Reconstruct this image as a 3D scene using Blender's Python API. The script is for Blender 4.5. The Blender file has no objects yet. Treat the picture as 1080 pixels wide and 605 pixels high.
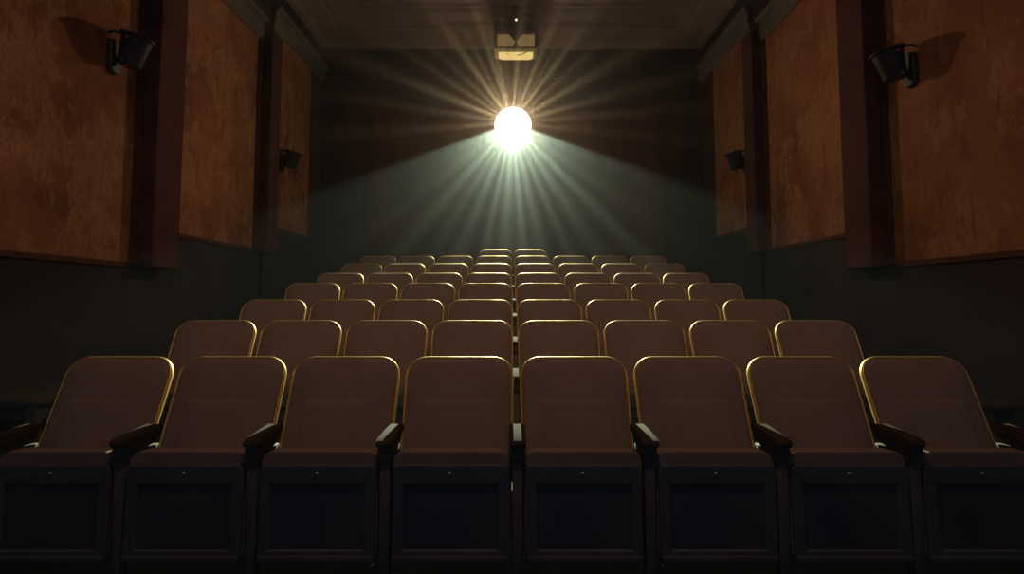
import bpy, bmesh, math, random
from mathutils import Vector, Matrix
R = math.radians
S = bpy.context.scene
COL = S.collection
rnd = random.Random(4)

# ------------------------------------------------------------------ view
S.view_settings.view_transform = 'Standard'
S.view_settings.look = 'None'
S.view_settings.exposure = 0.0
S.view_settings.gamma = 1.0
S.view_settings.use_curve_mapping = False
S.cycles.use_denoising = True
S.cycles.volume_bounces = 0
S.cycles.max_bounces = 6
S.cycles.diffuse_bounces = 3
S.cycles.sample_clamp_indirect = 1.0

CAM_Z = 1.23
FPX = 650.0
PITCH = R(4.2)
cam = bpy.data.cameras.new('camera')
cam.sensor_fit = 'HORIZONTAL'
cam.sensor_width = 36.0
cam.lens = FPX / 1080 * 36.0
y0 = 316 - FPX * math.tan(PITCH)
cam.shift_y = -(302.5 - y0) / 1080
cam.clip_start = 0.05
camo = bpy.data.objects.new('camera', cam)
COL.objects.link(camo)
camo.location = (0, 0, CAM_Z)
camo.rotation_euler = (R(90) + PITCH, 0, 0)
S.camera = camo

# ------------------------------------------------------------------ materials
def nt(name):
    m = bpy.data.materials.new(name)
    m.use_nodes = True
    t = m.node_tree
    t.nodes.clear()
    out = t.nodes.new('ShaderNodeOutputMaterial')
    return m, t, out

def node(t, kind, **kw):
    n = t.nodes.new(kind)
    for k, v in kw.items():
        if k in n.inputs.keys():
            n.inputs[k].default_value = v
        else:
            setattr(n, k, v)
    return n

def ramp(t, fac, stops):
    r = t.nodes.new('ShaderNodeValToRGB')
    e = r.color_ramp.elements
    e[0].position, e[0].color = stops[0][0], (*stops[0][1], 1)
    e[1].position, e[1].color = stops[-1][0], (*stops[-1][1], 1)
    for p, c in stops[1:-1]:
        x = e.new(p)
        x.color = (*c, 1)
    t.links.new(fac, r.inputs['Fac'])
    return r.outputs['Color']

def pbr(name, col, rough=0.7, metal=0.0, spec=0.5, noise=None, bump=None, sheen=0.0):
    """noise=(scale, colour2, low, high); bump=(scale, strength)"""
    m, t, out = nt(name)
    b = node(t, 'ShaderNodeBsdfPrincipled')
    b.inputs['Roughness'].default_value = rough
    b.inputs['Metallic'].default_value = metal
    b.inputs['Specular IOR Level'].default_value = spec
    b.inputs['Base Color'].default_value = (*col, 1)
    if sheen:
        b.inputs['Sheen Weight'].default_value = sheen
        b.inputs['Sheen Tint'].default_value = (*col, 1)
    tc = node(t, 'ShaderNodeTexCoord')
    if noise:
        n = node(t, 'ShaderNodeTexNoise', Scale=noise[0], Detail=6.0)
        t.links.new(tc.outputs['Object'], n.inputs['Vector'])
        t.links.new(ramp(t, n.outputs['Fac'], [(noise[2], col), (noise[3], noise[1])]), b.inputs['Base Color'])
    if bump:
        n2 = node(t, 'ShaderNodeTexNoise', Scale=bump[0], Detail=4.0)
        t.links.new(tc.outputs['Object'], n2.inputs['Vector'])
        bp = node(t, 'ShaderNodeBump', Strength=bump[1], Distance=0.01)
        t.links.new(n2.outputs['Fac'], bp.inputs['Height'])
        t.links.new(bp.outputs['Normal'], b.inputs['Normal'])
    t.links.new(b.outputs[0], out.inputs['Surface'])
    return m

def stucco():
    m, t, out = nt('weathered_orange_stucco')
    b = node(t, 'ShaderNodeBsdfPrincipled', Roughness=0.85)
    b.inputs['Specular IOR Level'].default_value = 0.25
    tc = node(t, 'ShaderNodeTexCoord')
    big = node(t, 'ShaderNodeTexNoise', Scale=0.9, Detail=8.0, Roughness=0.66, Distortion=0.1)
    t.links.new(tc.outputs['Object'], big.inputs['Vector'])
    c1 = ramp(t, big.outputs['Fac'], [(0.34, (0.20, 0.070, 0.038)), (0.48, (0.33, 0.120, 0.058)), (0.64, (0.45, 0.180, 0.085))])
    # flaked patches with sharp borders
    fl = node(t, 'ShaderNodeTexNoise', Scale=1.5, Detail=12.0, Roughness=0.78, Distortion=0.15)
    mp = node(t, 'ShaderNodeMapping')
    mp.inputs['Scale'].default_value = (1, 1, 0.75)
    t.links.new(tc.outputs['Object'], mp.inputs['Vector'])
    t.links.new(mp.outputs[0], fl.inputs['Vector'])
    f1 = ramp(t, fl.outputs['Fac'], [(0.50, (0, 0, 0)), (0.545, (1, 1, 1)), (0.56, (0.15, 0.15, 0.15)), (0.60, (0.5, 0.5, 0.5)), (0.66, (0, 0, 0))])
    mx = node(t, 'ShaderNodeMix', data_type='RGBA')
    t.links.new(f1, mx.inputs[0])
    t.links.new(c1, mx.inputs[6])
    mx.inputs[7].default_value = (0.52, 0.25, 0.125, 1)
    # dark scratches running down
    sc = node(t, 'ShaderNodeTexNoise', Scale=3.0, Detail=8.0, Roughness=0.72, Distortion=0.1)
    mp2 = node(t, 'ShaderNodeMapping')
    mp2.inputs['Scale'].default_value = (1, 5, 0.7)
    t.links.new(tc.outputs['Object'], mp2.inputs['Vector'])
    t.links.new(mp2.outputs[0], sc.inputs['Vector'])
    f2 = ramp(t, sc.outputs['Fac'], [(0.33, (0.75, 0.75, 0.75)), (0.44, (0, 0, 0))])
    mx2 = node(t, 'ShaderNodeMix', data_type='RGBA')
    t.links.new(f2, mx2.inputs[0])
    t.links.new(mx.outputs[2], mx2.inputs[6])
    mx2.inputs[7].default_value = (0.19, 0.065, 0.03, 1)
    t.links.new(mx2.outputs[2], b.inputs['Base Color'])
    bp = node(t, 'ShaderNodeBump', Strength=0.55, Distance=0.02)
    t.links.new(fl.outputs['Fac'], bp.inputs['Height'])
    t.links.new(bp.outputs['Normal'], b.inputs['Normal'])
    t.links.new(b.outputs[0], out.inputs['Surface'])
    return m

def emis(name, col, strength):
    m, t, out = nt(name)
    e = node(t, 'ShaderNodeEmission', Strength=strength)
    e.inputs['Color'].default_value = (*col, 1)
    t.links.new(e.outputs[0], out.inputs['Surface'])
    return m

M = {}
M['stucco'] = stucco()
M['pilaster'] = pbr('red_brown_painted_wood', (0.10, 0.040, 0.042), 0.85, spec=0.08, noise=(3, (0.135, 0.053, 0.052), 0.35, 0.65), bump=(20, 0.1))
M['frame'] = pbr('dark_brown_wood_frame', (0.11, 0.05, 0.038), 0.8, spec=0.1)
M['dado'] = pbr('dark_grey_plaster', (0.05, 0.042, 0.05), 0.9, spec=0.08, noise=(2, (0.068, 0.055, 0.062), 0.35, 0.7), bump=(8, 0.15))
M['wallup'] = pbr('dark_plum_plaster', (0.06, 0.05, 0.055), 0.9, spec=0.08, noise=(1.5, (0.085, 0.068, 0.068), 0.35, 0.7))
M['backwall'] = pbr('back_wall_plaster', (0.075, 0.06, 0.066), 0.9, spec=0.08, noise=(1.2, (0.12, 0.085, 0.07), 0.4, 0.7), bump=(6, 0.2))
M['backpanel'] = pbr('back_wall_red_plaster', (0.11, 0.06, 0.052), 0.9, spec=0.08, noise=(1.6, (0.17, 0.085, 0.062), 0.42, 0.68), bump=(6, 0.2))
M['cornice'] = pbr('grey_cornice_plaster', (0.17, 0.14, 0.125), 0.85, spec=0.1, noise=(4, (0.21, 0.17, 0.15), 0.35, 0.65))
M['ceiling'] = pbr('brown_ceiling_plaster', (0.34, 0.23, 0.195), 0.85, spec=0.15, noise=(1.2, (0.42, 0.285, 0.24), 0.35, 0.7))
M['floor'] = pbr('dark_floor_carpet', (0.035, 0.034, 0.038), 0.95, spec=0.1, noise=(30, (0.05, 0.046, 0.05), 0.35, 0.65))
M['fabric'] = pbr('brown_seat_fabric', (0.25, 0.142, 0.105), 0.9, spec=0.15, noise=(6, (0.285, 0.162, 0.118), 0.35, 0.65), bump=(180, 0.25))
M['trim'] = pbr('brass_edge_trim', (0.84, 0.50, 0.12), 0.5, metal=0.8, noise=(20, (0.66, 0.41, 0.12), 0.4, 0.7))
M['shell'] = pbr('dark_seat_shell', (0.035, 0.028, 0.028), 0.6)
M['pan'] = pbr('dark_seat_underside', (0.065, 0.052, 0.056), 0.7, noise=(5, (0.08, 0.062, 0.062), 0.35, 0.65), bump=(60, 0.15))
M['inset'] = pbr('black_inset_board', (0.035, 0.036, 0.045), 0.5, noise=(3, (0.055, 0.05, 0.055), 0.4, 0.7))
M['post'] = pbr('brown_metal_post', (0.10, 0.068, 0.055), 0.7, noise=(9, (0.13, 0.09, 0.07), 0.4, 0.7))
M['armwood'] = pbr('worn_wood_armrest', (0.05, 0.024, 0.014), 0.9, noise=(7, (0.08, 0.04, 0.022), 0.4, 0.7), spec=0.06)
M['bolt'] = pbr('steel_bolt', (0.40, 0.36, 0.33), 0.5, metal=0.8)
M['iron'] = pbr('black_iron', (0.045, 0.045, 0.052), 0.55, metal=0.2, spec=0.35)
M['wood'] = pbr('dusty_bench_wood', (0.06, 0.045, 0.037), 0.8, spec=0.1, noise=(5, (0.10, 0.075, 0.06), 0.4, 0.7), bump=(30, 0.2))
M['bench_dark'] = pbr('dark_bench_board', (0.03, 0.03, 0.036), 0.7)
M['lens'] = emis('lamp_lens_glow', (1.0, 0.86, 0.56), 14.0)
M['lens'].cycles.emission_sampling = 'NONE'
M['tanpane'] = pbr('smoked_pane_with_glow', (0.34, 0.25, 0.13), 0.25, noise=(12, (0.46, 0.36, 0.2), 0.4, 0.65))
_p = M['tanpane'].node_tree.nodes['Principled BSDF']
_p.inputs['Emission Color'].default_value = (1.0, 0.62, 0.25, 1)
_p.inputs['Emission Strength'].default_value = 0.13  # weak glow put into the panes so they look lit from inside
M['diffuser'] = emis('lit_diffuser', (1.0, 0.72, 0.24), 0.80)
M['tray'] = pbr('tan_lantern_tray', (0.50, 0.36, 0.16), 0.4, noise=(10, (0.62, 0.46, 0.22), 0.4, 0.65))

# ------------------------------------------------------------------ mesh helpers
def link(name, bm, mat, parent=None, smooth=False, mats=None):
    bmesh.ops.recalc_face_normals(bm, faces=bm.faces[:])
    me = bpy.data.meshes.new(name)
    bm.to_mesh(me)
    bm.free()
    for mm in (mats or [mat]):
        me.materials.append(mm)
    if smooth:
        for p in me.polygons:
            p.use_smooth = True
        try:
            me.set_sharp_from_angle(angle=R(38))
        except Exception:
            pass
    o = bpy.data.objects.new(name, me)
    COL.objects.link(o)
    if parent:
        o.parent = parent
    return o

def tag(o, label=None, cat=None, group=None, kind=None):
    if label: o['label'] = label
    if cat: o['category'] = cat
    if group: o['group'] = group
    if kind: o['kind'] = kind
    return o

def empty(name, loc=(0, 0, 0), rz=0):
    o = bpy.data.objects.new(name, None)
    o.empty_display_size = 0.1
    COL.objects.link(o)
    o.location = loc
    o.rotation_euler = (0, 0, rz)
    return o

def box(bm, x0, x1, y0_, y1, z0, z1, bevel=0.0, seg=2, mat=0):
    vs = [bm.verts.new((x, y, z)) for z in (z0, z1) for y in (y0_, y1) for x in (x0, x1)]
    q = [(0, 2, 3, 1), (4, 5, 7, 6), (0, 1, 5, 4), (2, 6, 7, 3), (0, 4, 6, 2), (1, 3, 7, 5)]
    fs = [bm.faces.new([vs[i] for i in f]) for f in q]
    for f in fs:
        f.material_index = mat
    if bevel:
        es = list({e for f in fs for e in f.edges})
        bmesh.ops.bevel(bm, geom=es, offset=bevel, segments=seg, affect='EDGES', profile=0.5)
    return vs

def prism(bm, pts, axis, a, b, mat=0):
    """closed polygon pts (2D) swept along axis 'x','y','z' from a to b"""
    def P(p, s):
        return {'x': (s, p[0], p[1]), 'y': (p[0], s, p[1]), 'z': (p[0], p[1], s)}[axis]
    A = [bm.verts.new(P(p, a)) for p in pts]
    B = [bm.verts.new(P(p, b)) for p in pts]
    n = len(pts)
    fs = [bm.faces.new(A), bm.faces.new(B[::-1])]
    for i in range(n):
        fs.append(bm.faces.new((A[i], B[i], B[(i + 1) % n], A[(i + 1) % n])))
    for f in fs:
        f.material_index = mat

def tube(bm, pts, r, seg=8, closed=False, ry=None, up=None):
    """tube along pts; elliptical when ry given (r along the side, ry along 'up')"""
    pts = [Vector(p) for p in pts]
    n = len(pts)
    rings = []
    for i, p in enumerate(pts):
        if closed:
            d = pts[(i + 1) % n] - pts[i - 1]
        else:
            d = pts[min(i + 1, n - 1)] - pts[max(i - 1, 0)]
        d.normalize()
        u = Vector(up) if up else (Vector((0, 0, 1)) if abs(d.z) < 0.9 else Vector((1, 0, 0)))
        s = d.cross(u).normalized()
        w = s.cross(d).normalized()
        rr = r[i] if isinstance(r, (list, tuple)) else r
        r2 = ry if ry else rr
        rings.append([bm.verts.new(p + s * math.cos(2 * math.pi * k / seg) * rr + w * math.sin(2 * math.pi * k / seg) * r2) for k in range(seg)])
    m = n if closed else n - 1
    for i in range(m):
        A, B = rings[i], rings[(i + 1) % n]
        for k in range(seg):
            bm.faces.new((A[k], A[(k + 1) % seg], B[(k + 1) % seg], B[k]))
    if not closed:
        bm.faces.new(rings[0][::-1])
        bm.faces.new(rings[-1])

def lathe(bm, prof, seg=32, mtx=None, cap=True):
    rings = []
    vs_all = []
    for (r, z) in prof:
        ring = [bm.verts.new((r * math.cos(2 * math.pi * k / seg), r * math.sin(2 * math.pi * k / seg), z)) for k in range(seg)]
        rings.append(ring)
        vs_all += ring
    for A, B in zip(rings, rings[1:]):
        for k in range(seg):
            bm.faces.new((A[k], A[(k + 1) % seg], B[(k + 1) % seg], B[k]))
    if cap:
        bm.faces.new(rings[0][::-1])
        bm.faces.new(rings[-1])
    if mtx is not None:
        bmesh.ops.transform(bm, matrix=mtx, verts=vs_all)
    return vs_all

def rrect(w, h, rt, rb, n=8, inset=0.0, taper=0.0):
    """rounded rectangle outline, x centred, z from 0 to h, clockwise from bottom left; taper narrows the bottom"""
    w2 = w / 2 - inset
    z0, z1 = inset, h - inset
    rt = max(rt - inset, 0.004)
    rb = max(rb - inset, 0.004)
    pts = []
    def arc(cx, cz, r, a0, a1, m):
        for i in range(m + 1):
            a = R(a0 + (a1 - a0) * i / m)
            pts.append((cx + r * math.cos(a), cz + r * math.sin(a)))
    arc(-w2 + rb, z0 + rb, rb, 270, 180, n)
    for i in range(1, 6):
        pts.append((-w2, z0 + rb + (z1 - rt - z0 - rb) * i / 6))
    arc(-w2 + rt, z1 - rt, rt, 180, 90, n)
    for i in range(1, 6):
        pts.append((-w2 + rt + (2 * w2 - 2 * rt) * i / 6, z1))
    arc(w2 - rt, z1 - rt, rt, 90, 0, n)
    for i in range(1, 6):
        pts.append((w2, z1 - rt - (z1 - rt - z0 - rb) * i / 6))
    arc(w2 - rb, z0 + rb, rb, 0, -90, n)
    out = []
    for (x, z) in pts:
        f = 1 - taper * (1 - z / h) ** 1.5
        out.append((x * f, z))
    return out

# ------------------------------------------------------------------ room
XW, YB, YF = 3.8, 12.05, -3.0
ZC = CAM_Z + 4.89
ROW_Y = [2.955 + 0.93 * i for i in range(8)]
TOPS = [377, 339, 317, 299.5, 288.6, 278.3, 270.4, 263.4]
ROW_Z = [(316 - t) * d / 650 + 0.277 for t, d in zip(TOPS, ROW_Y)]
STEP = 0.64

def struct(o):
    o['kind'] = 'structure'
    return o

bm = bmesh.new()
prof = [(YF, -0.35), (YF, 0.0)]
for i in range(1, 8):
    ys = ROW_Y[i] - STEP
    prof += [(ys, ROW_Z[i - 1]), (ys, ROW_Z[i])]
prof += [(YB + 0.2, ROW_Z[7]), (YB + 0.2, -0.35)]
prism(bm, prof, 'x', -XW - 0.15, XW + 0.15)
struct(link('floor', bm, M['floor']))

# (bay start y, bay end y, panel bottom z, panel top z)
BAYS = [(YF, 6.17, 0.37, 3.75), (6.66, 9.05, 0.755, 3.90), (9.43, 11.45, 1.165, 4.32)]
PIL = [(6.17, 6.66, 0.33), (9.05, 9.43, 0.70)]
PW = 0.19
for side, sx in (('left', -1), ('right', 1)):
    bm = bmesh.new()
    xa, xb = sorted((sx * XW, sx * (XW + 0.2)))
    box(bm, xa, xb, YF, YB + 0.2, -0.35, ZC + 0.6)
    wall = struct(link('wall_' + side, bm, M['wallup']))
    def sb(bmx, d0, d1, ya, yb, za, zb, bev=0.0):
        x0_, x1_ = sorted((sx * (XW - d0), sx * (XW - d1)))
        box(bmx, x0_, x1_, ya, yb, za, zb, bev)
    for bi, (ya, yb, zb_, zt) in enumerate(BAYS):
        z0_, z1_ = zb_ + CAM_Z, zt + CAM_Z
        fy0 = ya + (0.0 if bi == 0 else 0.02)
        bm = bmesh.new(); sb(bm, -0.01, 0.012, fy0, yb - 0.09, z0_, z1_)
        link('stucco_panel', bm, M['stucco'], wall)
        bm = bmesh.new()
        sb(bm, -0.01, 0.045, yb - 0.10, yb + (0.0 if bi < 2 else 0.03), z0_ - 0.02, z1_, 0.008)
        sb(bm, -0.01, 0.04, fy0, yb - 0.1, z0_ - 0.055, z0_ - 0.005, 0.008)
        link('panel_frame', bm, M['frame'], wall)
        bm = bmesh.new()
        sb(bm, -0.01, 0.025, ya - (0.25 if bi else 0), (YB if bi == 2 else yb + 0.24), -0.3, z0_ - 0.05)
        link('dado', bm, M['dado'], wall)
        bm = bmesh.new()   # cornice: moulded profile along the bay
        pts = [(0.0, 0.0), (0.03, 0.0), (0.05, 0.03), (0.05, 0.05), (0.07, 0.07), (0.075, 0.25), (0.11, 0.27), (0.13, 0.31), (0.13, 0.335), (0.0, 0.335)]
        pp = [(sx * (XW - a), z1_ + b_) for a, b_ in pts]
        prism(bm, pp, 'y', fy0, yb + (0.0 if bi < 2 else YB - yb))
        link('cornice', bm, M['cornice'], wall)
    for (ya, yb, zb_) in PIL:
        bi = PIL.index((ya, yb, zb_))
        bm = bmesh.new()
        sb(bm, -0.01, PW, ya, yb, zb_ + CAM_Z, CAM_Z + (4.5 if bi == 0 else 4.06), 0.012)
        link('pilaster', bm, M['pilaster'], wall)
        bm = bmesh.new()
        zt = CAM_Z + (4.5 if bi == 0 else 4.06)
        sb(bm, -0.01, PW + 0.03, ya - 0.03, yb + 0.03, zt - 0.01, zt + 0.06, 0.01)
        sb(bm, -0.01, PW + 0.015, ya - 0.015, yb + 0.015, zt + 0.055, zt + 0.11, 0.01)
        link('pilaster_cap', bm, M['cornice'], wall)
# back wall
bm = bmesh.new(); box(bm, -XW - 0.2, XW + 0.2, YB, YB + 0.2, -0.35, ZC + 0.6)
bw = struct(link('wall_back', bm, M['backwall']))
bm = bmesh.new(); box(bm, -2.75, 2.95, YB - 0.02, YB + 0.01, CAM_Z + 0.9, CAM_Z + 3.75, 0.005)
link('back_panel', bm, M['backpanel'], bw)
bm = bmesh.new()
for (xa, xb, za, zb) in ((-2.85, 3.05, 3.75, 3.83), (-2.85, 3.05, 0.82, 0.90), (-2.85, -2.75, 0.90, 3.75), (2.95, 3.05, 0.90, 3.75)):
    box(bm, xa, xb, YB - 0.032, YB + 0.01, CAM_Z + za, CAM_Z + zb, 0.01)
link('back_panel_frame', bm, M['frame'], bw)
bm = bmesh.new()
box(bm, -XW, XW, YB - 0.05, YB + 0.01, CAM_Z + 4.42, CAM_Z + 4.50, 0.012)
link('frieze_moulding', bm, M['backwall'], bw)

# ceiling: a moulded frame around a raised field, mitred at the corners
bm = bmesh.new()
steps = [(0.0, 4.89), (0.02, 4.83), (0.10, 4.86), (0.16, 4.93), (0.42, 5.02), (0.46, 5.08), (0.56, 5.08), (0.58, 5.15),
         (0.86, 5.19), (0.90, 5.27), (0.98, 5.27), (1.0, 5.31)]
steps = [(i, z + 0.17) for i, z in steps]
rings = []
for ins, z in steps:
    k = ins
    rings.append([bm.verts.new(p) for p in ((-XW + k, YF, CAM_Z + z), (-XW + k, YB - k * 1.0, CAM_Z + z),
                                            (XW - k, YB - k * 1.0, CAM_Z + z), (XW - k, YF, CAM_Z + z))])
for A, B in zip(rings, rings[1:]):
    for i in range(3):
        bm.faces.new((A[i], A[i + 1], B[i + 1], B[i]))
bm.faces.new(rings[-1])
top = [bm.verts.new(p) for p in ((-XW, YF, ZC + 0.7), (-XW, YB, ZC + 0.7), (XW, YB, ZC + 0.7), (XW, YF, ZC + 0.7))]
for i in range(3):
    bm.faces.new((rings[0][i], rings[0][i + 1], top[i + 1], top[i]))
bm.faces.new(top)
struct(link('ceiling', bm, M['ceiling']))

# ------------------------------------------------------------------ cinema seats
PITCH_X = 0.532
BACK_TOP = Vector((0, 0.0, 0.955))
REC = math.atan2(0.245, 0.47)            # recline of the backrest
BH, BWID = 0.545, 0.486

def back_mtx():
    # local panel: x across, z up the panel (0 bottom .. BH top), y through (negative = front)
    return Matrix.Translation(BACK_TOP) @ Matrix.Rotation(-REC, 4, 'X') @ Matrix.Translation((0, 0, -BH))

def build_backrest(parent):
    mt = back_mtx()
    T = 0.055
    # cushion: concentric loops make a pillow with a rolled edge
    bm = bmesh.new()
    loops = []
    specs = [(0.004, 0.006), (0.0035, -0.004), (0.006, -0.012), (0.014, -0.019), (0.028, -0.024), (0.05, -0.028), (0.085, -0.031), (0.14, -0.033)]
    for ins, y in specs:
        o = rrect(BWID, BH, 0.088, 0.03, inset=ins, taper=0.03)
        loops.append([(x, y, z) for x, z in o])
    # lower lumbar pad bulge
    def lum(x, z):
        a = max(0, 1 - abs(x) / 0.185) ; b = max(0, min(1, (0.31 - z) / 0.03))
        return -0.013 * min(1, a * 8) * b
    V = []
    for L in loops:
        V.append([bm.verts.new((x, y, z)) for x, y, z in L])
    for A, B in zip(V, V[1:]):
        n = len(A)
        for i in range(n):
            bm.faces.new((A[i], A[(i + 1) % n], B[(i + 1) % n], B[i]))
    bm.faces.new(V[-1])
    bmesh.ops.transform(bm, matrix=mt, verts=bm.verts[:])
    c = link('backrest', bm, M['fabric'], parent, smooth=True)
    # lumbar pad: stitched lower cushion
    bm = bmesh.new()
    V = []
    for ins, y in ((0, -0.028), (0.001, -0.032), (0.006, -0.0350), (0.03, -0.037), (0.07, -0.038)):
        o = rrect(0.33, 0.30, 0.02, 0.02, inset=ins)
        V.append([bm.verts.new((x, y, z + 0.035)) for x, z in o])
    for A, B in zip(V, V[1:]):
        n = len(A)
        for i in range(n):
            bm.faces.new((A[i], A[(i + 1) % n], B[(i + 1) % n], B[i]))
    bm.faces.new(V[-1])
    bmesh.ops.transform(bm, matrix=mt, verts=bm.verts[:])
    link('lumbar_pad', bm, M['fabric'], c, smooth=True)
    # brass trim round the edge
    bm = bmesh.new()
    o = rrect(BWID, BH, 0.088, 0.03, taper=0.03)
    tube(bm, [(x, 0.006, z) for x, z in o], 0.0085, seg=12, closed=True, ry=0.015, up=(0, 1, 0))
    bmesh.ops.transform(bm, matrix=mt, verts=bm.verts[:])
    link('edge_trim', bm, M['trim'], c, smooth=True)
    # rear shell
    bm = bmesh.new()
    V = []
    for ins, y in ((0.004, 0.006), (0.003, 0.026), (0.008, 0.036), (0.03, 0.044), (0.10, 0.05)):
        o = rrect(BWID, BH, 0.088, 0.03, inset=ins, taper=0.03)
        V.append([bm.verts.new((x, y, z)) for x, z in o])
    for A, B in zip(V, V[1:]):
        n = len(A)
        for i in range(n):
            bm.faces.new((A[i], A[(i + 1) % n], B[(i + 1) % n], B[i]))
    bm.faces.new(V[-1])
    bm.faces.new(V[0][::-1])
    bmesh.ops.transform(bm, matrix=mt, verts=bm.verts[:])
    link('back_shell', bm, M['shell'], c, smooth=True)

def build_seat_pad(parent):
    # the folded-up seat: cushion behind, board facing the viewer; panel coordinates like the backrest
    mt = Matrix.Translation((0, -0.445, 0.195)) @ Matrix.Rotation(R(-2.0), 4, 'X')
    W_, H_ = 0.478, 0.425
    bm = bmesh.new()
    V = []
    for ins, y in ((0.06, 0.028), (0.012, 0.022), (0.003, 0.022), (0.0, 0.035), (0.0, 0.09), (0.006, 0.13), (0.02, 0.155), (0.05, 0.17), (0.10, 0.175)):
        o = rrect(W_, H_, 0.05, 0.03, inset=ins)
        V.append([bm.verts.new((x, y, z)) for x, z in o])
    for A, B in zip(V, V[1:]):
        n = len(A)
        for i in range(n):
            bm.faces.new((A[i], A[(i + 1) % n], B[(i + 1) % n], B[i]))
    bm.faces.new(V[-1]); bm.faces.new(V[0][::-1])
    bmesh.ops.transform(bm, matrix=mt, verts=bm.verts[:])
    pad = link('seat_pad', bm, M['fabric'], parent, smooth=True)
    # underside board with a raised border
    bm = bmesh.new()
    V = []
    for ins, y in ((0.002, 0.03), (0.002, 0.003), (0.006, -0.002), (0.044, -0.002), (0.048, 0.002), (0.050, 0.011)):
        o = rrect(W_ - 0.008, H_ - 0.047, 0.022, 0.022, inset=ins)
        V.append([bm.verts.new((x, y, z)) for x, z in o])
    # move the inner border's top down for the wider upper rail
    for k in (3, 4, 5):
        for v in V[k]:
            if v.co.z > 0.2:
                v.co.z -= 0.028
    for A, B in zip(V, V[1:]):
        n = len(A)
        for i in range(n):
            bm.faces.new((A[i], A[(i + 1) % n], B[(i + 1) % n], B[i]))
    bm.faces.new(V[0][::-1])
    # lower lip
    box(bm, -W_ / 2 + 0.01, W_ / 2 - 0.01, -0.012, 0.02, 0.004, 0.03, 0.005)
    bmesh.ops.transform(bm, matrix=mt, verts=bm.verts[:])
    ub = link('underside_board', bm, M['pan'], pad, smooth=True)
    bm = bmesh.new()
    o = rrect(W_ - 0.103, H_ - 0.176, 0.01, 0.01)
    A = [bm.verts.new((x, 0.009, z + 0.049)) for x, z in o]
    B = [bm.verts.new((x, 0.02, z + 0.049)) for x, z in o]
    bm.faces.new(A); bm.faces.new(B[::-1])
    n = len(A)
    for i in range(n):
        bm.faces.new((A[i], B[i], B[(i + 1) % n], A[(i + 1) % n]))
    bmesh.ops.transform(bm, matrix=mt, verts=bm.verts[:])
    link('inset_panel', bm, M['inset'], pad)
    bm = bmesh.new()
    lathe(bm, [(0.0085, 0.0), (0.0085, 0.003), (0.006, 0.006), (0.002, 0.0075)], 16,
          mt @ Matrix.Translation((-0.005, -0.001, H_ - 0.083)) @ Matrix.Rotation(R(90), 4, 'X'))
    link('bolt', bm, M['bolt'], pad, smooth=True)

def build_arm(parent, x):
    # shared stand with a wooden armrest, standing between two seats
    bm = bmesh.new()
    # armrest: thick pad with a rounded nose, slightly rising to the back
    sec = [(-0.445, 0.642), (-0.452, 0.655), (-0.445, 0.668), (-0.425, 0.674), (-0.20, 0.688), (-0.185, 0.684), (-0.185, 0.668), (-0.20, 0.655), (-0.40, 0.636)]
    prism(bm, sec, 'x', x - 0.035, x + 0.035)
    es = [e for e in bm.edges if abs(e.verts[0].co.x - e.verts[1].co.x) < 1e-5]
    bmesh.ops.bevel(bm, geom=es, offset=0.005, segments=2, affect='EDGES')
    arm = link('armrest', bm, M['armwood'], parent, smooth=True)
    bm = bmesh.new()
    sec = [(-0.44, 0.65), (-0.44, 0.59), (-0.42, 0.572), (-0.36, 0.585), (-0.20, 0.63), (-0.19, 0.66)]
    prism(bm, sec, 'x', x - 0.025, x + 0.025)
    link('arm_bracket', bm, M['shell'], parent)
    bm = bmesh.new()
    box(bm, x - 0.021, x + 0.021, -0.43, -0.375, 0.012, 0.61, 0.006)
    box(bm, x - 0.014, x + 0.014, -0.39, -0.17, 0.20, 0.60, 0.006)
    link('post', bm, M['post'], parent, smooth=True)
    bm = bmesh.new()
    prism(bm, [(-0.46, 0.0), (-0.46, 0.014), (-0.42, 0.03), (-0.15, 0.03), (-0.11, 0.014), (-0.11, 0.0)], 'x', x - 0.028, x + 0.028)
    link('foot', bm, M['post'], parent)

def build_frame(parent, both):
    # rail and hinge brackets that carry pad and back between the stands
    bm = bmesh.new()
    box(bm, -0.243, 0.243, -0.27, -0.235, 0.30, 0.335, 0.004)
    for s in (-1, 1):
        box(bm, min(s * 0.228, s * 0.243), max(s * 0.228, s * 0.243), -0.33, -0.22, 0.29, 0.36, 0.005)
        box(bm, min(s * 0.228, s * 0.243), max(s * 0.228, s * 0.243), -0.25, -0.185, 0.33, 0.52, 0.005)
    link('hinge_frame', bm, M['shell'], parent)

def make_seat(last):
    root = empty('cinema_seat')
    build_backrest(root)
    build_seat_pad(root)
    build_frame(root, last)
    build_arm(root, -PITCH_X / 2)
    if last:
        build_arm(root, PITCH_X / 2)
    return root

def copy_tree(o, parent=None):
    c = o.copy()
    COL.objects.link(c)
    c.parent = parent
    for ch in [x for x in KIDS.get(o.name, [])]:
        copy_tree(bpy.data.objects[ch], c)
    return c

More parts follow.
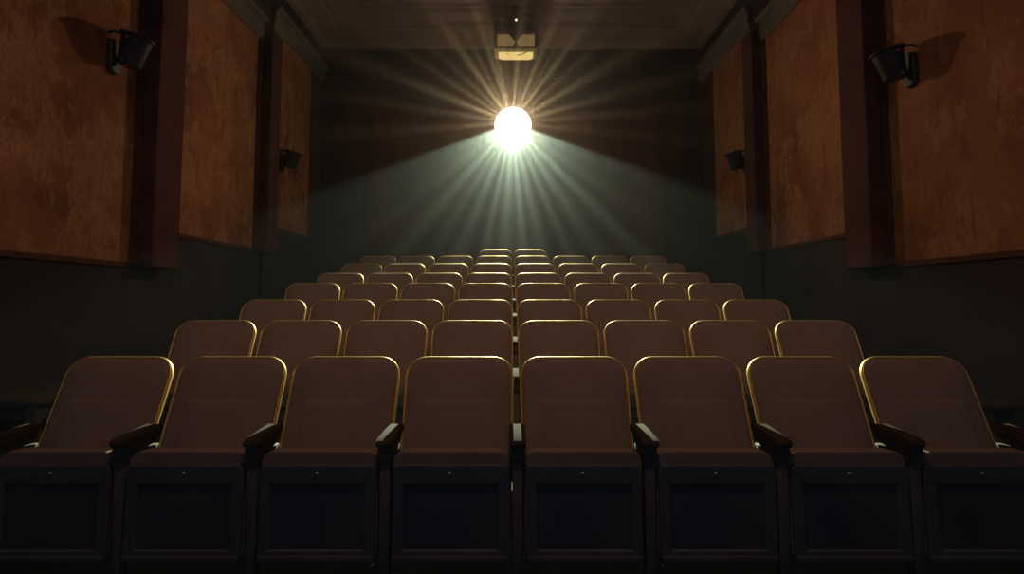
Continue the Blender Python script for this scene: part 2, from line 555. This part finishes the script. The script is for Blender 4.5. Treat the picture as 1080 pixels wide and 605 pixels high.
proto = make_seat(False)
proto_end = make_seat(True)
KIDS = {}
for o in list(S.objects):
    if o.parent:
        KIDS.setdefault(o.parent.name, []).append(o.name)
ORD = ['first', 'second', 'third', 'fourth', 'fifth', 'sixth', 'seventh', 'eighth']
ROWN = ['front row'] + [x + ' row from front' for x in ORD[1:7]]
used = {False: False, True: False}
SEAM = 0.022
for r in range(8):
    cols = range(8) if r < 7 else (3, 4)
    for c in cols:
        last = (c == 7) or (r == 7 and c == 4)
        p = proto_end if last else proto
        o = p if not used[last] else copy_tree(p)
        used[last] = True
        o.location = (SEAM * (1 if r < 4 else 0.7) + (c - 3.5) * PITCH_X, ROW_Y[r], ROW_Z[r])
        if r < 7:
            if c < 4:
                where = ['leftmost', 'second from the left', 'third from the left', 'just left of centre gap'][c]
            else:
                where = ['just right of centre gap', 'third from the right', 'second from the right', 'rightmost'][c - 4]
            lab = 'folded brown cinema seat, %s in %s' % (where, ROWN[r])
        else:
            lab = 'folded brown fabric cinema seat in the hazy rearmost row, %s of its pair' % ('left' if c == 3 else 'right')
        tag(o, lab, 'cinema seat', 'folding cinema seats in rows')

# ------------------------------------------------------------------ side benches
def bench(name, x0, x1, ya, yb, ztop, inner, label):
    root = empty(name, ((x0 + x1) / 2, (ya + yb) / 2, 0))
    cx, cy = root.location.x, root.location.y
    a0, a1, b0, b1 = x0 - cx, x1 - cx, ya - cy, yb - cy
    def fz(y):
        z = 0
        for i in range(1, 8):
            if y + cy > ROW_Y[i] - STEP: z = ROW_Z[i]
        return z
    bm = bmesh.new()
    box(bm, a0, a1, b0, b1, ztop - 0.035, ztop, 0.008)
    link('bench_top', bm, M['wood'], root)
    bm = bmesh.new()
    box(bm, a0 + 0.03, a1 - 0.03, b0 + 0.05, b1 - 0.05, ztop - 0.14, ztop - 0.034, 0.004)
    link('apron', bm, M['bench_dark'], root)
    xi = (a1 - 0.09) if inner > 0 else (a0 + 0.02)
    xo = (a0 + 0.02) if inner > 0 else (a1 - 0.09)
    for xx in (xi, xo):
        for yy in (b0 + 0.01, b1 - 0.08):
            bm = bmesh.new()
            zlo = max(fz(yy), fz(yy + 0.07))
            box(bm, xx, xx + 0.07, yy, yy + 0.07, zlo, ztop - 0.03, 0.005)
            link('leg', bm, M['wood'], root)
    tag(root, label, 'bench')
    return root
bench('side_bench', -3.76, -3.2, 4.22, 6.0, 0.55, 1, 'low dusty wooden bench against the left wall beside the seats')
bench('side_bench', 3.42, 3.76, 4.55, 6.0, 0.47, -1, 'low dark wooden bench against the right wall beside the seats')

# ------------------------------------------------------------------ wall spotlights / sconces
def sconce(side, y, z, scale, label, cord):
    sx = -1 if side == 'left' else 1
    root = empty('wall_sconce', (sx * (XW - 0.013), y, z))
    k = -sx * 1.0        # into the room
    def tr(bmx):
        bmesh.ops.scale(bmx, vec=(scale, scale, scale), verts=bmx.verts[:])
    # back plate: tall rounded plate on the wall
    bm = bmesh.new()
    V = []
    for ins, d in ((0.0, 0.0), (0.0, 0.035), (0.012, 0.05)):
        o = rrect(0.17, 0.34, 0.08, 0.08, inset=ins)
        V.append([bm.verts.new((k * d, x, zz - 0.24)) for x, zz in o])
    for A, B in zip(V, V[1:]):
        n = len(A)
        for i in range(n):
            bm.faces.new((A[i], A[(i + 1) % n], B[(i + 1) % n], B[i]))
    bm.faces.new(V[0][::-1]); bm.faces.new(V[-1])
    tr(bm); link('back_plate', bm, M['iron'], root, smooth=True)
    # arm and tilt bracket
    bm = bmesh.new()
    tube(bm, [(k * 0.03, 0, -0.10), (k * 0.07, 0, -0.10), (k * 0.10, 0, -0.06), (k * 0.13, 0, 0.0)], 0.022, 10)
    tr(bm); link('arm', bm, M['iron'], root, smooth=True)
    bm = bmesh.new()
    tube(bm, [(k * 0.02, -0.10, 0.125), (k * 0.09, -0.12, 0.13), (k * 0.16, -0.11, 0.11)], 0.012, 8)
    tr(bm); link('stay', bm, M['iron'], root, smooth=True)
    # bucket shade, wide mouth up, tipped away from the wall
    bm = bmesh.new()
    mt = Matrix.Translation((k * 0.20, 0.0, -0.02)) @ Matrix.Rotation(k * R(16), 4, 'Y')
    lathe(bm, [(0.02, -0.145), (0.085, -0.15), (0.097, -0.14), (0.102, -0.12), (0.135, 0.125), (0.148, 0.13), (0.150, 0.142), (0.140, 0.148),
               (0.128, 0.142), (0.095, -0.11), (0.02, -0.125)], 36, mt)
    tr(bm); sh = link('shade', bm, M['iron'], root, smooth=True)
    bm = bmesh.new()
    lathe(bm, [(0.104, -0.118), (0.110, -0.116), (0.112, -0.100), (0.106, -0.098)], 36, mt, cap=False)
    lathe(bm, [(0.1505, 0.128), (0.156, 0.131), (0.156, 0.143), (0.150, 0.148)], 36, mt, cap=False)
    tr(bm); link('shade_rim', bm, M['bolt'] if False else M['iron'], sh, smooth=True)
    bm = bmesh.new()
    lathe(bm, [(0.0, 0.0), (0.012, 0.003), (0.015, 0.015), (0.012, 0.027), (0.0, 0.03)][1:-1], 12,
          mt @ Matrix.Translation((0, -0.125, 0.09)) @ Matrix.Rotation(R(90), 4, 'X'))
    lathe(bm, [(0.012, 0.003), (0.015, 0.015), (0.010, 0.027)], 12,
          mt @ Matrix.Translation((0, -0.095, -0.115)) @ Matrix.Rotation(R(90), 4, 'X'))
    tr(bm); link('screw', bm, M['bolt'], sh, smooth=True)
    if cord:
        bm = bmesh.new()
        tube(bm, [(k * 0.20, -0.03, -0.15), (k * 0.205, -0.03, -0.19), (k * 0.19, -0.035, -0.235), (k * 0.175, -0.035, -0.28)], 0.004, 6)
        tr(bm); link('pull_cord', bm, M['iron'], root)
    tag(root, label, 'wall lamp', 'bucket wall sconces')
    return root
sconce('left', 5.68, CAM_Z + 2.36, 1.0, 'black bucket-shaped wall sconce on the nearest panel of the left wall', True)
sconce('right', 5.68, CAM_Z + 2.23, 1.0, 'black bucket-shaped wall sconce on the nearest panel of the right wall', False)
sconce('left', 9.95, CAM_Z + 2.30, 0.93, 'small dim wall sconce on the far panel of the left wall', False)
sconce('right', 9.8, CAM_Z + 2.25, 0.93, 'small dim wall sconce on the far panel of the right wall', True)

# ------------------------------------------------------------------ lantern box hanging from the ceiling
LX, LY, LZ = 0.07, 10.85, CAM_Z + 4.71     # centre of the box front
root = empty('ceiling_lantern', (LX, LY, LZ))
root.scale = (1.13, 1.13, 1.13)
bm = bmesh.new()     # housing: roof slab, side cheeks, back
box(bm, -0.36, 0.36, 0.0, 0.46, 0.10, 0.30, 0.03, 3)
box(bm, -0.36, -0.30, 0.0, 0.46, -0.14, 0.11, 0.012)
box(bm, 0.30, 0.36, 0.0, 0.46, -0.14, 0.11, 0.012)
box(bm, -0.31, 0.31, 0.40, 0.45, -0.14, 0.11, 0.008)
link('housing', bm, M['iron'], root)
for s in (-1, 1):    # slanting front panes that leave a V between them
    bm = bmesh.new()
    prism(bm, [(s * 0.30, -0.13), (s * 0.30, 0.11), (s * 0.12, 0.11), (s * 0.01, -0.02), (s * 0.10, -0.13)], 'y', 0.06, 0.09)
    link('front_pane', bm, M['tanpane'], root)
bm = bmesh.new()
prism(bm, [(-0.13, 0.12), (0.13, 0.12), (0.0, -0.035)], 'y', 0.01, 0.05)
link('v_plate', bm, M['iron'], root)
bm = bmesh.new()
prism(bm, [(-0.10, -0.13), (0.10, -0.13), (0.0, -0.03)], 'y', 0.07, 0.085)
link('reflector', bm, M['tray'], root)
bm = bmesh.new()     # tray: tapering hopper under the box
def hopper(bmx, w0, w1, ya, yb, yc, yd, z0_, z1_):
    A = [bmx.verts.new(p) for p in ((-w0, ya, z0_), (w0, ya, z0_), (w0, yb, z0_), (-w0, yb, z0_))]
    B = [bmx.verts.new(p) for p in ((-w1, yc, z1_), (w1, yc, z1_), (w1, yd, z1_), (-w1, yd, z1_))]
    bmx.faces.new(A); bmx.faces.new(B[::-1])
    for i in range(4):
        bmx.faces.new((A[i], B[i], B[(i + 1) % 4], A[(i + 1) % 4]))
hopper(bm, 0.345, 0.330, -0.02, 0.40, -0.02, 0.36, -0.15, -0.180)
hopper(bm, 0.330, 0.285, -0.015, 0.36, 0.01, 0.30, -0.179, -0.208)
link('tray', bm, M['tray'], root)
bm = bmesh.new()
hopper(bm, 0.280, 0.225, 0.015, 0.29, 0.05, 0.24, -0.207, -0.250)
link('lamp_glass', bm, M['diffuser'], root)
bm = bmesh.new()
box(bm, -0.345, 0.345, -0.025, 0.465, -0.152, -0.135, 0.004)
tube(bm, [(0.02, 0.050, -0.250), (0.10, 0.030, -0.235), (0.17, 0.014, -0.215)], 0.007, 6)
tube(bm, [(-0.14, 0.03, -0.228), (-0.12, 0.03, -0.228)], 0.007, 6)
link('tray_rim', bm, M['iron'], root)
bm = bmesh.new()     # hanger stem to the ceiling and cable loops
lathe(bm, [(0.05, 0.0), (0.05, 0.02), (0.018, 0.04), (0.018, 0.32), (0.07, 0.335), (0.07, 0.362)], 16, Matrix.Translation((0, 0.24, 0.29)))
box(bm, -0.10, 0.10, 0.15, 0.33, 0.28, 0.33, 0.01)
link('hanger', bm, M['iron'], root, smooth=True)
bm = bmesh.new()
tube(bm, [(0.05 + 0.10 + 0.10 * math.cos(a), 0.10, 0.30 + 0.17 * math.sin(a)) for a in [R(d) for d in range(0, 181, 12)]], 0.010, 6)
tube(bm, [(-0.06, 0.1, 0.30), (-0.12, 0.1, 0.38), (-0.20, 0.1, 0.42), (-0.28, 0.1, 0.41), (-0.24, 0.1, 0.34), (-0.20, 0.1, 0.30)], 0.009, 6)
link('cable', bm, M['iron'], root, smooth=True)
bm = bmesh.new()
bmesh.ops.create_uvsphere(bm, u_segments=14, v_segments=8, radius=0.018, matrix=Matrix.Translation((0.005, -0.012, 0.31)))
link('indicator_lamp', bm, emis('small_indicator_glow', (1, 0.8, 0.5), 1.6), root)
tag(root, 'dark metal lantern box with a glowing tray hanging from the ceiling above the projector light', 'lantern')

# ------------------------------------------------------------------ projector lamp on the back wall
SX, SY, SZ = 0.018, 11.55, CAM_Z + 3.30
root = empty('projector_lamp', (SX, SY, SZ))
bm = bmesh.new()
mt = Matrix.Rotation(R(-90), 4, 'X')      # lathe axis z -> +y
lathe(bm, [(0.345, -0.09), (0.355, -0.09), (0.36, 0.02), (0.36, 0.20), (0.30, 0.30), (0.16, 0.33), (0.16, 0.47), (0.02, 0.47)], 40, mt, cap=False)
lathe(bm, [(0.345, -0.09), (0.34, 0.05), (0.28, 0.22), (0.02, 0.26)], 40, mt, cap=False)
link('housing', bm, M['iron'], root, smooth=True)
bm = bmesh.new()
lathe(bm, [(0.338, -0.02), (0.342, -0.085), (0.33, -0.11), (0.29, -0.14), (0.22, -0.165), (0.13, -0.18), (0.06, -0.186), (0.01, -0.187)], 40, mt)
link('lens', bm, M['lens'], root, smooth=True)
bm = bmesh.new()
box(bm, -0.20, 0.20, 0.42, 0.47, -0.18, 0.20, 0.01)
link('wall_plate', bm, M['iron'], root)
bm = bmesh.new()
for s in (-1, 1):
    box(bm, s * 0.372 - 0.012, s * 0.372 + 0.012, 0.06, 0.43, -0.03, 0.03, 0.004)
    box(bm, min(s * 0.29, s * 0.384), max(s * 0.29, s * 0.384), 0.425, 0.45, -0.03, 0.03, 0.004)
link('yoke', bm, M['iron'], root)
tag(root, 'blazing round projector lamp high on the back wall throwing its beam over the seats', 'projector lamp')

# ------------------------------------------------------------------ lights
def math_n(t, op, a, b=None, c=None, clamp=False):
    n = t.nodes.new('ShaderNodeMath')
    n.operation = op
    n.use_clamp = clamp
    for i, v in enumerate((a, b, c)):
        if v is None: continue
        if isinstance(v, (int, float)): n.inputs[i].default_value = v
        else: t.links.new(v, n.inputs[i])
    return n.outputs[0]

def sstep(t, x, lo, hi):
    n = t.nodes.new('ShaderNodeMapRange')
    n.interpolation_type = 'SMOOTHSTEP'
    n.inputs['From Min'].default_value = lo
    n.inputs['From Max'].default_value = hi
    t.links.new(x, n.inputs['Value'])
    return n.outputs['Result']

def lamp(name, kind, loc, energy, color, **kw):
    l = bpy.data.lights.new(name, kind)
    l.energy = energy
    l.color = color
    for k, v in kw.items():
        setattr(l, k, v)
    o = bpy.data.objects.new(name, l)
    COL.objects.link(o)
    o.location = loc
    return o

def dir_nodes(l):
    l.use_nodes = True
    t = l.node_tree
    t.nodes.clear()
    out = t.nodes.new('ShaderNodeOutputLight')
    em = t.nodes.new('ShaderNodeEmission')
    t.links.new(em.outputs[0], out.inputs[0])
    tc = t.nodes.new('ShaderNodeTexCoord')
    sp = t.nodes.new('ShaderNodeSeparateXYZ')
    t.links.new(tc.outputs['Normal'], sp.inputs[0])
    return t, em, sp.outputs[0], sp.outputs[1], sp.outputs[2]

def spikes(t, ang, terms):
    """sum of narrow angular lobes: (angle in degrees, half width in degrees, weight)"""
    tot = None
    for a, w, k in terms:
        x = math_n(t, 'MAXIMUM', math_n(t, 'COSINE', math_n(t, 'SUBTRACT', ang, R(a))), 0.0)
        x = math_n(t, 'MULTIPLY', math_n(t, 'POWER', x, 1.39 / R(w * 1.15) ** 2), k)
        tot = x if tot is None else math_n(t, 'ADD', tot, x)
    return tot

SGN = 1.0      # direction convention of the light's Normal output
SPILL_K = 0.018
# one lamp: the picture beam falling on the seats, an added star of rays centred on the camera and a soft spill.
# The shares differ only by direction; the ray angles are set by hand.
LY0 = SY - 0.225
BEAM = lamp('projector_beam', 'POINT', (0.004, LY0, SZ), 10000, (1, 1, 1), shadow_soft_size=0.02)
t, em, nx, ny, nz = dir_nodes(BEAM.data)
fwd = math_n(t, 'MULTIPLY', ny, -SGN)
tt = math_n(t, 'MAXIMUM', fwd, 0.001)
u = math_n(t, 'DIVIDE', math_n(t, 'MULTIPLY', nx, SGN), tt)
v = math_n(t, 'DIVIDE', math_n(t, 'MULTIPLY', nz, -SGN), tt)
v2 = math_n(t, 'SUBTRACT', v, (SZ - CAM_Z) / LY0)     # ray star and beam edge centred on the direction to the camera
au = math_n(t, 'ABSOLUTE', u)
rho = math_n(t, 'MAXIMUM', math_n(t, 'SQRT', math_n(t, 'ADD', math_n(t, 'MULTIPLY', u, u), math_n(t, 'MULTIPLY', v2, v2))), 0.001)
ang = math_n(t, 'ARCTAN2', u, v2)
gate = sstep(t, fwd, 0.0, 0.05)
# picture beam
m1 = math_n(t, 'SUBTRACT', 1.0, sstep(t, au, 0.39, 0.44))
m2 = sstep(t, math_n(t, 'SUBTRACT', v2, math_n(t, 'MULTIPLY', au, 0.32)), 0.003, 0.022)
m3 = math_n(t, 'SUBTRACT', 1.0, math_n(t, 'MULTIPLY', 0.9, sstep(t, v, 0.40, 1.02)))
rays = spikes(t, ang, [(-63, 6, 0.25), (-52, 3, 0.25), (-41, 2.5, 0.4), (-31, 2, 0.3), (-22, 2.5, 0.45), (-12, 1.6, 0.5),
    (-4, 2.2, 0.4), (5, 1.6, 0.55), (13, 2.2, 0.45), (23, 1.8, 0.4), (33, 2.5, 0.4), (44, 2.0, 0.55), (55, 3, 0.25), (66, 4, 0.3)])
core = math_n(t, 'ADD', 0.85, math_n(t, 'MULTIPLY', 0.15, math_n(t, 'SUBTRACT', 1.0, sstep(t, au, 0.0, 0.34))))
sb_ = math_n(t, 'MULTIPLY', math_n(t, 'MULTIPLY', m1, m2), math_n(t, 'MULTIPLY', m3, core))
sb_ = math_n(t, 'MULTIPLY', sb_, math_n(t, 'ADD', 0.68, math_n(t, 'MULTIPLY', rays, 1.25)))
# added star of rays, hand-placed round the view direction
a1 = spikes(t, ang, [(-145, 1.8, 1.1), (-153, 1.2, 0.5), (-162, 1.3, 1.0), (-167, 1.6, 0.8), (-174, 1.2, 0.3), (175, 1.8, 0.8),
    (166, 1.2, 0.35), (158, 1.6, 0.9), (150, 1.3, 0.4), (144, 1.5, 1.0), (133, 1.3, 0.4), (121, 2.0, 0.8), (106, 2.0, 0.6), (95, 1.6, 0.4),
    (-112, 2.0, 1.0), (-124, 1.5, 0.55), (-134, 1.4, 0.4), (-99, 1.7, 0.5), (-86, 1.8, 0.5), (84, 1.8, 0.3)])
b2 = math_n(t, 'MULTIPLY', sstep(t, rho, -0.08, 0.22), math_n(t, 'SUBTRACT', 1.0, sstep(t, rho, 0.20, 0.62)))
ss_ = math_n(t, 'MULTIPLY', b2, math_n(t, 'ADD', 0.13, math_n(t, 'MULTIPLY', a1, 0.72)))
# soft spill on the side walls
sp_ = math_n(t, 'SUBTRACT', 1.0, sstep(t, rho, 0.55, 1.7))
def colmul(fac, col, k):
    n = t.nodes.new('ShaderNodeVectorMath'); n.operation = 'SCALE'
    n.inputs[0].default_value = tuple(c * k for c in col)
    t.links.new(math_n(t, 'MULTIPLY', fac, gate), n.inputs['Scale'])
    return n.outputs[0]
def addv(a_, b_):
    n = t.nodes.new('ShaderNodeVectorMath'); n.operation = 'ADD'
    t.links.new(a_, n.inputs[0]); t.links.new(b_, n.inputs[1])
    return n.outputs[0]
tot = addv(addv(colmul(sb_, (0.76, 1.0, 0.72), 1.3), colmul(ss_, (1.0, 0.72, 0.34), 0.72)), colmul(sp_, (1.0, 0.62, 0.38), SPILL_K))
t.links.new(tot, em.inputs['Color'])
em.inputs['Strength'].default_value = 1.0

# warm fill spot added unseen above the stage side to brighten the seat fronts
H = lamp('seat_fill_light', 'SPOT', (0, 1.2, CAM_Z + 4.7), 180, (1.0, 0.76, 0.54), spot_size=R(100), spot_blend=1.0, shadow_soft_size=0.25)
H.rotation_euler = (R(40), 0, 0)

# haze filling the hall
bm = bmesh.new(); box(bm, -XW + 0.01, XW - 0.01, YF + 0.05, YB - 0.01, -0.2, CAM_Z + 5.3)
m, t, out = nt('hall_haze')
vs = node(t, 'ShaderNodeVolumeScatter', Density=0.012, Anisotropy=0.0)
vs.inputs['Color'].default_value = (1.0, 1.0, 1.0, 1)
geo = node(t, 'ShaderNodeNewGeometry')
dist = t.nodes.new('ShaderNodeVectorMath'); dist.operation = 'DISTANCE'
t.links.new(geo.outputs['Position'], dist.inputs[0])
dist.inputs[1].default_value = (SX, SY - 0.2, SZ)
far = math_n(t, 'MULTIPLY', math_n(t, 'EXPONENT', math_n(t, 'MULTIPLY', dist.outputs['Value'], -1 / 1.5)), 0.082)
near = math_n(t, 'MULTIPLY', math_n(t, 'EXPONENT', math_n(t, 'MULTIPLY', dist.outputs['Value'], -1 / 0.5)), 0.02)
t.links.new(math_n(t, 'ADD', math_n(t, 'ADD', far, near), 0.0008), vs.inputs['Density'])
t.links.new(vs.outputs[0], out.inputs['Volume'])
m.cycles.volume_sampling = 'EQUIANGULAR'
S.cycles.volume_step_rate = 1.0
hz = link('haze', bm, m)
tag(hz, 'thin dusty haze filling the hall and showing the beam', 'haze', kind='stuff')

# world: faint night-blue ambience entering from the open stage side
w = bpy.data.worlds.new('world')
S.world = w
w.use_nodes = True
w.cycles.sampling_method = 'NONE'
w.node_tree.nodes['Background'].inputs['Color'].default_value = (0.08, 0.20, 0.55, 1)
w.node_tree.nodes['Background'].inputs['Strength'].default_value = 0.20
